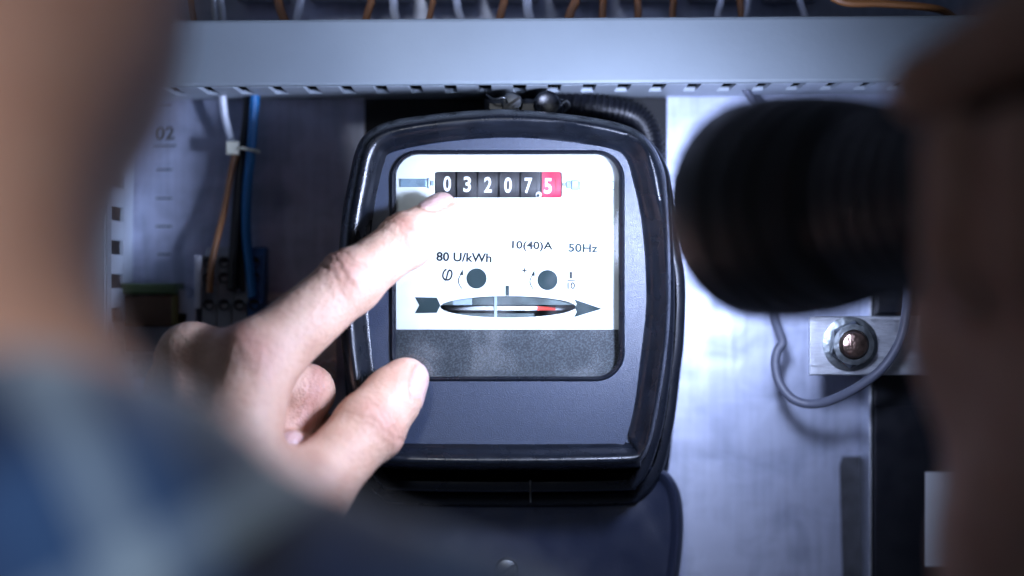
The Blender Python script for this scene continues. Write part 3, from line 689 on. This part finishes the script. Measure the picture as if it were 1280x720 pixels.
# ------------------------------------------------------------------ the person (one body, clothes and hair as children)
def smin_cone(F, org, h, prim):
    kind = prim[0]
    if kind == 'c':
        _, a, b, ra, rb, kk = prim; a = np.array(a, np.float32); b = np.array(b, np.float32)
        mx = max(ra, rb) + kk + 3*h; lo = np.minimum(a, b)-mx; hi = np.maximum(a, b)+mx
    else:
        _, a, R3, kk = prim; a = np.array(a, np.float32); R3 = np.array(R3, np.float32)
        mx = kk + 3*h; lo = a-R3-mx; hi = a+R3+mx
    i0 = np.maximum(0, np.floor((lo-org)/h).astype(int)); i1 = np.minimum(np.array(F.shape), np.ceil((hi-org)/h).astype(int)+1)
    if np.any(i1 <= i0): return
    X = (org[0]+h*np.arange(i0[0], i1[0], dtype=np.float32))[:, None, None]
    Y = (org[1]+h*np.arange(i0[1], i1[1], dtype=np.float32))[None, :, None]
    Z = (org[2]+h*np.arange(i0[2], i1[2], dtype=np.float32))[None, None, :]
    if kind == 'c':
        d = b-a; L2 = float(d@d)
        t = np.clip(((X-a[0])*d[0]+(Y-a[1])*d[1]+(Z-a[2])*d[2])/max(L2, 1e-6), 0, 1)
        D = np.sqrt((X-a[0]-t*d[0])**2+(Y-a[1]-t*d[1])**2+(Z-a[2]-t*d[2])**2) - (ra+(rb-ra)*t)
    else:
        q = np.sqrt(((X-a[0])/R3[0])**2+((Y-a[1])/R3[1])**2+((Z-a[2])/R3[2])**2)
        g = np.sqrt(((X-a[0])/R3[0]**2)**2+((Y-a[1])/R3[1]**2)**2+((Z-a[2])/R3[2]**2)**2)
        D = q*(q-1)/np.maximum(g, 1e-6)
    sl = tuple(slice(p, q) for p, q in zip(i0, i1)); G = F[sl]
    hh = np.clip(.5+.5*(G-D)/kk, 0, 1); F[sl] = G*(1-hh)+D*hh-kk*hh*(1-hh)
def surface_nets(F, org, h):
    ins = F < 0; nx, ny, nz = F.shape
    cnt = np.zeros((nx-1, ny-1, nz-1), np.int8); cor = [(i, j, k) for i in (0, 1) for j in (0, 1) for k in (0, 1)]
    for i, j, k in cor: cnt += ins[i:nx-1+i, j:ny-1+j, k:nz-1+k]
    act = (cnt > 0) & (cnt < 8); idx = -np.ones(act.shape, np.int64); ci = np.argwhere(act); idx[act] = np.arange(len(ci))
    val = {c: F[ci[:, 0]+c[0], ci[:, 1]+c[1], ci[:, 2]+c[2]] for c in cor}
    acc = np.zeros((len(ci), 3)); n = np.zeros(len(ci))
    for c in cor:
        for ax in range(3):
            if c[ax] == 0:
                e = list(c); e[ax] = 1; e = tuple(e); va, vb = val[c], val[e]; cr = (va < 0) != (vb < 0)
                t = np.where(cr, va/np.where(cr, va-vb, 1), 0); p = np.tile(np.array(c, float), (len(ci), 1)); p[:, ax] += t
                acc[cr] += p[cr]; n[cr] += 1
    V = (ci + acc/np.maximum(n, 1)[:, None])*h + np.array(org)
    faces = []
    for ax in range(3):
        u, v = (ax+1) % 3, (ax+2) % 3; sl0 = [slice(None)]*3; sl1 = [slice(None)]*3; sl0[ax] = slice(0, -1); sl1[ax] = slice(1, None)
        A, B = ins[tuple(sl0)], ins[tuple(sl1)]; e = np.argwhere(A != B)
        ok = (e[:, u] > 0) & (e[:, v] > 0) & (e[:, u] < F.shape[u]-1) & (e[:, v] < F.shape[v]-1); e = e[ok]
        flip = A[e[:, 0], e[:, 1], e[:, 2]]
        def cell(du, dv):
            q = e.copy(); q[:, u] += du; q[:, v] += dv; return idx[q[:, 0], q[:, 1], q[:, 2]]
        Q = np.stack([cell(-1, -1), cell(0, -1), cell(0, 0), cell(-1, 0)], 1); Q[~flip] = Q[~flip][:, ::-1]
        faces.append(Q[(Q >= 0).all(1)])
    return V, np.concatenate(faces)
def sdf(prims, h, pad=8, mod=None):
    lo = np.full(3, 1e9); hi = -lo
    for p in prims:
        if p[0] == 'c':
            for q, r in ((p[1], p[3]), (p[2], p[4])): lo = np.minimum(lo, np.array(q)-r); hi = np.maximum(hi, np.array(q)+r)
        else: lo = np.minimum(lo, np.array(p[1])-p[2]); hi = np.maximum(hi, np.array(p[1])+p[2])
    lo -= pad; hi += pad; F = np.full(tuple(np.ceil((hi-lo)/h).astype(int)+1), 60.0, np.float32)
    for p in prims: smin_cone(F, lo, h, p)
    if mod is not None: F = mod(F, lo, h)
    return surface_nets(F, lo, h)
def normals(V, Fc):
    n = np.cross(V[Fc[:, 2]]-V[Fc[:, 0]], V[Fc[:, 3]]-V[Fc[:, 1]]); N = np.zeros_like(V)
    for k in range(4): np.add.at(N, Fc[:, k], n)
    return N/np.maximum(np.linalg.norm(N, axis=1), 1e-9)[:, None]
def relax(V, Fc, it=2, s=.5):
    for _ in range(it):
        acc = np.zeros_like(V); c = np.zeros(len(V))
        for k in range(4):
            a, b = Fc[:, k], Fc[:, (k+1) % 4]; np.add.at(acc, a, V[b]); np.add.at(acc, b, V[a]); np.add.at(c, a, 1); np.add.at(c, b, 1)
        V = V + s*(acc/np.maximum(c, 1)[:, None]-V)
    return V
def np3(v): return np.array(v[:], float)
def unit(v): v = np.array(v, float); return v/np.linalg.norm(v)

# ---- pointing left hand
def HH(px, py, d): return H(px, py, 600-(600-d)*.68 if d < 600 else d)
imc, ipip, idip, itip = HH(322, 452, 548), HH(437, 353, 566), HH(508, 301, 579), HH(551, 266, 588)
tcm, tmc, tip_, ttip = HH(290, 668, 505), HH(384, 616, 538), HH(462, 533, 565), HH(507, 475, 578)
mmc, mpip, mdip, mtip = HH(240, 448, 570), HH(384, 490, 592), HH(366, 529, 587), HH(336, 541, 574)
rmc, rpip, rdip, rtip = HH(222, 484, 588), HH(391, 543, 605), HH(384, 572, 592), HH(360, 558, 560)
pmc, ppip, pdip, ptip = HH(215, 525, 602), HH(358, 588, 618), HH(345, 602, 605), HH(330, 592, 590)
wr = HH(262, 680, 500); wr2 = HH(225, 668, 512)
elbowL = Vector((-270, -195, -290))
LH = [('c', wr, imc, 17, 12.6, 6), ('c', wr, mmc, 17, 12, 10), ('c', wr2, rmc, 16, 11.5, 10), ('c', wr2, pmc, 16, 11, 10),
      ('c', wr, tcm, 20, 17, 8), ('c', tcm, tmc, 17.5, 13.2, 10), ('c', HH(312, 590, 524), tmc, 11, 8, 8), ('c', imc, mmc, 10, 10.5, 6),
      ('c', elbowL, wr, 44, 25, 14), ('c', wr, wr2, 22, 20, 10),
      ('c', imc, ipip, 12.8, 10.6, 6), ('e', ipip, (10.9, 10.9, 10.9), 3), ('c', ipip, idip, 10.2, 9.1, 3), ('e', idip, (9.3, 9.3, 9.3), 3), ('c', idip, itip, 8.8, 7.1, 3),
      ('c', tmc, tip_, 12.8, 11.2, 6), ('e', tip_, (12.0, 11.6, 12.0), 4), ('c', tip_, ttip, 11.0, 8.0, 4), ('e', tip_+(ttip-tip_)*.62, (10.4, 9.6, 10.4), 4),
      ('c', mmc, mpip, 11, 9.6, 2.5), ('c', mpip, mdip, 9.4, 8.4, 2.5), ('c', mdip, mtip, 8.3, 7, 2.5),
      ('c', rmc, rpip, 10.5, 9.2, 2), ('c', rpip, rdip, 9, 8, 2), ('c', rdip, rtip, 7.8, 6.2, 2),
      ('c', pmc, ppip, 9.5, 8, 2), ('c', ppip, pdip, 8, 7, 2), ('c', pdip, ptip, 7, 5.6, 2)]
V1, F1 = sdf(LH, .85)
V1 = relax(V1, F1, 3, .5); N1 = normals(V1, F1); T1 = np.zeros((len(V1), 4)); T1[:, 3] = 1
def bump(V, s, w): return np.exp(-(s/w)**2)
def creases(J, t, n, offs, depth, width, reach, rad):
    """skin folds across a joint: J joint, t along the finger, n the dorsal side"""
    J, t, n = np3(J), unit(t), unit(n); D = V1-J; s = D@t; side = np.cross(t, n)
    q = D@side; near = (np.abs(s) < reach) & (np.linalg.norm(D, axis=1) < rad*1.7)
    dors = np.clip((N1@n-.1)/.6, 0, 1)*near
    wob = .6*np.sin(q*.75+s*.3)+.35*np.sin(q*1.9+1)
    tot = np.zeros(len(V1))
    for o, a in offs: tot += a*np.exp(-((s-o-wob-.025*q*q*np.sign(o if o else 1))/width)**2)
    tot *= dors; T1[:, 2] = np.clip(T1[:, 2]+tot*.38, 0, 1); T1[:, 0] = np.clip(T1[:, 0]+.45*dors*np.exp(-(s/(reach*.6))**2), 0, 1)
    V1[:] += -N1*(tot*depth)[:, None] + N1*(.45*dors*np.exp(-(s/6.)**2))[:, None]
dI = unit((-.50, -.66, .56))
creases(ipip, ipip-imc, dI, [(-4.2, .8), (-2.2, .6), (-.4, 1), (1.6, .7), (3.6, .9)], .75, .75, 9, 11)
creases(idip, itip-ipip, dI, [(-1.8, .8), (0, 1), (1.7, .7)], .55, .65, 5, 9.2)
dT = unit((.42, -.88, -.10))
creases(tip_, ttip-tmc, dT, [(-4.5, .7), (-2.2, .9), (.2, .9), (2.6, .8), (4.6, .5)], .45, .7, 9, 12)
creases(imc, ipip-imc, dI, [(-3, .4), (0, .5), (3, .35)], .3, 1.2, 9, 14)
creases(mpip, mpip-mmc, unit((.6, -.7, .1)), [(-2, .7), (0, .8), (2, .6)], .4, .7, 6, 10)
def nail(c, t, n, a, b):
    c, t, n = np3(c), unit(t), unit(n); n = unit(n-t*(n@t)); D = V1-c; s = D@t; q = D@np.cross(t, n); h = D@n
    rr = np.sqrt(np.abs(s/a)**2.6+np.abs(q/b)**2.6); ok = (h > -3.5) & (h < 3.5) & (N1@n > .05)
    m = np.clip((1.0-rr)/.10, 0, 1)*ok; g = np.exp(-((rr-1.03)/.10)**2)*ok*(s < a*.75)
    T1[:, 1] = np.maximum(T1[:, 1], m*.95); T1[:, 2] = np.clip(T1[:, 2]*(1-m)+g*.45, 0, 1)
    V1[:] += -N1*(g*.75)[:, None] + N1*(m*.10)[:, None] + np.outer(m*np.where(s > a*.5, .35, 0), t)
    lun = np.clip((1-np.sqrt(((s+a*.75)/(a*.45))**2+(q/(b*.7))**2))/.2, 0, 1)*m; return lun
nail(np3(itip)+dI*5.5+unit(itip-idip)*1.2, itip-idip, dI, 6.2, 5.2)
dTn = unit((.80, -.52, -.28))
nail(np3(ttip)+dTn*6.5-unit(ttip-tip_)*.5, ttip-tip_, dTn, 7.6, 6.4)
dRn = unit((.45, -.75, .45)); nail(np3(rtip)+dRn*5.0, rtip-rdip, dRn, 4.8, 4.0)
for J, r, w in ((itip, 11, .35), (ttip, 13, .35), (mpip, 12, .35), (rtip, 10, .55), (imc, 18, .22), (tmc, 20, .25)):
    T1[:, 0] = np.clip(T1[:, 0]+w*np.exp(-(np.linalg.norm(V1-np3(J), axis=1)/r)**2), 0, 1)

# ---- right hand gripping the torch
ax = TA; up = Vector((0, 0, 1)); e_up = (up-ax*up.dot(ax)).normalized(); e_l = Vector((-.88, -.47, 0)); e_l = (e_l-ax*e_l.dot(ax)).normalized()
def G(t, ang, r):
    a = math.radians(ang); return TORCH_FRONT + ax*t + (e_up*math.cos(a) + e_l*math.sin(a))*r      # 0 = top, 90 = left side
RH = []
for i, (t, rr) in enumerate(((114, 9.6), (133, 9.8), (151, 9.3), (167, 8.2))):
    chain = [G(t+3, -70, 40), G(t, -130, 35), G(t-1, 175, 34), G(t-1, 120, 33), G(t, 78-6*(i == 3), 32.5)]
    rad = [12, rr+1.2, rr+.4, rr-.3, rr-1.8]
    for k2 in range(4): RH.append(('c', chain[k2], chain[k2+1], rad[k2], rad[k2+1], 3))
palm = [G(120, -70, 40), G(145, -78, 41), G(168, -88, 42)]
wrR = Vector((130, -222, -62)); elbowR = Vector((158, -330, -290))
RH += [('c', palm[0], palm[2], 17, 18, 8), ('c', palm[1], wrR, 22, 25, 14), ('c', palm[0], wrR, 15, 24, 12), ('c', palm[2], wrR, 17, 25, 12), ('c', wrR, elbowR, 26, 43, 12)]
thumb = [G(158, -55, 38), G(138, -18, 35), G(116, 22, 34.5), G(98, 50, 33.5)]; rad = [16, 12, 10.5, 8.5]
for k2 in range(3): RH.append(('c', thumb[k2], thumb[k2+1], rad[k2], rad[k2+1], 5))
# heel of the thumb and near side of the wrist, seen from behind
RH += [('c', Vector((117, -216, -10)), wrR, 23, 26, 12), ('c', Vector((117, -216, -10)), G(130, 175, 38), 22, 16, 12), ('c', G(158, -60, 38), wrR, 17, 24, 14), ('c', G(160, 150, 42), wrR, 16, 25, 14), ('c', G(124, 165, 42), wrR, 14, 24, 14), ('c', G(160, -45, 38), G(178, 20, 36), 14, 12, 10)]
def carve(F, lo, h):                       # the grip never enters the barrel
    X = lo[0]+h*np.arange(F.shape[0])[:, None, None]; Y = lo[1]+h*np.arange(F.shape[1])[None, :, None]; Z = lo[2]+h*np.arange(F.shape[2])[None, None, :]
    t = (X-TORCH_FRONT.x)*ax.x+(Y-TORCH_FRONT.y)*ax.y+(Z-TORCH_FRONT.z)*ax.z
    d = np.sqrt((X-TORCH_FRONT.x-t*ax.x)**2+(Y-TORCH_FRONT.y-t*ax.y)**2+(Z-TORCH_FRONT.z-t*ax.z)**2)
    return np.maximum(F, np.where((t > 40) & (t < 195), 25.0-d, -50)).astype(np.float32)
V2, F2 = sdf(RH, 1.6, 8, carve); V2 = relax(V2, F2, 2, .5)

# ---- head, neck, trunk and upper arms
HC = Vector((-137, -290, 88)); shL, shR = Vector((-325, -310, -135)), Vector((55, -310, -160))
BODY = [('e', HC+Vector((0, -12, 25)), (71, 96, 92), 6), ('c', HC+Vector((0, 20, -40)), HC+Vector((0, 62, -78)), 62, 34, 20), ('e', HC+Vector((45, 26, -34)), (24, 40, 38), 24), ('e', HC+Vector((-45, 26, -34)), (24, 40, 38), 24),
        ('c', HC+Vector((0, -14, -50)), Vector((-135, -308, -70)), 62, 63, 18), ('e', HC+Vector((0, 98, -8)), (11, 16, 20), 8), ('c', HC+Vector((0, 84, 22)), HC+Vector((0, 100, -4)), 8, 11, 8),
        ('e', HC+Vector((0, 84, -46)), (24, 10, 5), 4), ('e', HC+Vector((0, 83, -57)), (20, 10, 6), 4), ('e', HC+Vector((0, 78, -80)), (20, 16, 14), 12),
        ('e', HC+Vector((73, -10, 12)), (7, 18, 30), 5), ('e', HC+Vector((-73, -10, 12)), (7, 18, 30), 5),
        ('e', HC+Vector((32, 82, 42)), (22, 10, 7), 8), ('e', HC+Vector((-32, 82, 42)), (22, 10, 7), 8)]
TR = [('c', Vector((-124, -306, -34)), Vector((64, -306, -152)), 47, 45, 14), ('c', Vector((-142, -312, -43)), Vector((-330, -310, -145)), 46, 44, 14),
      ('c', Vector((-70, -325, -230)), Vector((-85, -335, -560)), 100, 90, 40), ('c', Vector((-200, -325, -230)), Vector((-185, -335, -560)), 100, 90, 40),
      ('c', Vector((-135, -318, -60)), Vector((-135, -325, -230)), 60, 110, 30)]
AL = [('c', shL, elbowL, 50, 43, 20)]; AR = [('c', shR, elbowR, 50, 42, 20)]
V3, F3 = sdf(BODY+TR+AL+AR, 4.5, 12); V3 = relax(V3, F3, 2, .5)
T3 = np.zeros((len(V3), 4)); T3[:, 3] = 1; 
rel = V3-np3(HC)
lips = np.exp(-(((rel[:, 0])/24)**4+((rel[:, 2]+51)/9)**4))*(rel[:, 1] > 70); T3[:, 0] = .42+lips*.5
T3[:, 0] = np.clip(T3[:, 0]+.25*np.exp(-((np.abs(rel[:, 0])-70)/16)**2-((rel[:, 2]-4)/40)**2), 0, 1)
T2 = np.zeros((len(V2), 4)); T2[:, 3] = 1; T2[:, 0] = .15
def np_mesh(name, V, Fc, m, tint=None):
    me = bpy.data.meshes.new(name); me.vertices.add(len(V)); me.vertices.foreach_set("co", (V*MM).astype(np.float32).ravel())
    me.loops.add(len(Fc)*4); me.loops.foreach_set("vertex_index", Fc.astype(np.int32).ravel())
    me.polygons.add(len(Fc)); me.polygons.foreach_set("loop_start", np.arange(0, len(Fc)*4, 4, dtype=np.int32)); me.polygons.foreach_set("loop_total", np.full(len(Fc), 4, np.int32))
    me.update(calc_edges=True); me.polygons.foreach_set("use_smooth", np.ones(len(Fc), bool)); me.materials.append(m)
    if tint is not None:
        at = me.color_attributes.new("tint", 'FLOAT_COLOR', 'POINT'); at.data.foreach_set("color", tint.astype(np.float32).ravel())
    return me
VV = np.concatenate([V1, V2, V3]); FF = np.concatenate([F1, F2+len(V1), F3+len(V1)+len(V2)]); TT = np.concatenate([T1, T2, T3])
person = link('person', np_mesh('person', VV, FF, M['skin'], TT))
tag(person, 'person in a blue plaid shirt pointing at the meter and holding a torch', 'person')
for sx in (-1, 1):
    mb = MB(); e = HC+Vector((31*sx, 76, 24)); mb.lathe(e-Vector((0, 11, 0)), (0, 1, 0), [(0, 1), (3, 8.6), (8, 11.6), (11, 12), (16, 10.6), (20, 6.8), (22.4, .1)], 24); mb.build('eye', M['label'], person, True)
V, Fc = sdf([('e', HC+Vector((0, -22, 48)), (75, 96, 80), 6), ('e', HC+Vector((0, -45, 30)), (70, 66, 55), 20)], 4, 10, lambda F, lo, h: np.maximum(F, (lambda X, Y, Z: (Y-HC.y-62) + .55*(HC.z+48-Z) - 0*X)(lo[0]+h*np.arange(F.shape[0])[:, None, None], lo[1]+h*np.arange(F.shape[1])[None, :, None], lo[2]+h*np.arange(F.shape[2])[None, None, :])).astype(np.float32))
link('hair', np_mesh('hair', V, Fc, M['hair']), None, person)
# shirt: trunk, left sleeve to the wrist, right sleeve rolled to the elbow
grow = 5.0
def fat(p, g): return ('c', p[1], p[2], p[3]+g, p[4]+g, p[5]) if p[0] == 'c' else ('e', p[1], tuple(q+g for q in p[2]), p[3])
wrS = elbowL.lerp(wr, .80)
SH = [fat(p, grow) for p in TR+AL] + [('c', elbowL, wrS, 54, 36, 16), ('c', shR, shR.lerp(elbowR, .93), 57, 50, 16), ('c', shR.lerp(elbowR, .84), shR.lerp(elbowR, .93), 54, 54, 6)]
nb = Vector((-135, -318, -62))
SH += [('c', Vector((-135+64*math.cos(a), -316+66*math.sin(a), -20-6*math.sin(a))), Vector((-135+64*math.cos(a+.4), -316+66*math.sin(a+.4), -20-6*math.sin(a+.4))), 8, 8, 6) for a in np.arange(0, 6.2, .4)]
V, Fc = sdf(SH, 4.2, 12); Nn = normals(V, Fc)
fold = np.array([mnoise.noise(Vector((v[0]*.018, v[1]*.012, v[2]*.02)))*7 + mnoise.noise(Vector((v[0]*.05, v[1]*.03, v[2]*.05+9)))*2.2 for v in V])
V = relax(V + Nn*fold[:, None], Fc, 1, .5)
link('shirt', np_mesh('shirt', V, Fc, M['plaid']), None, person)
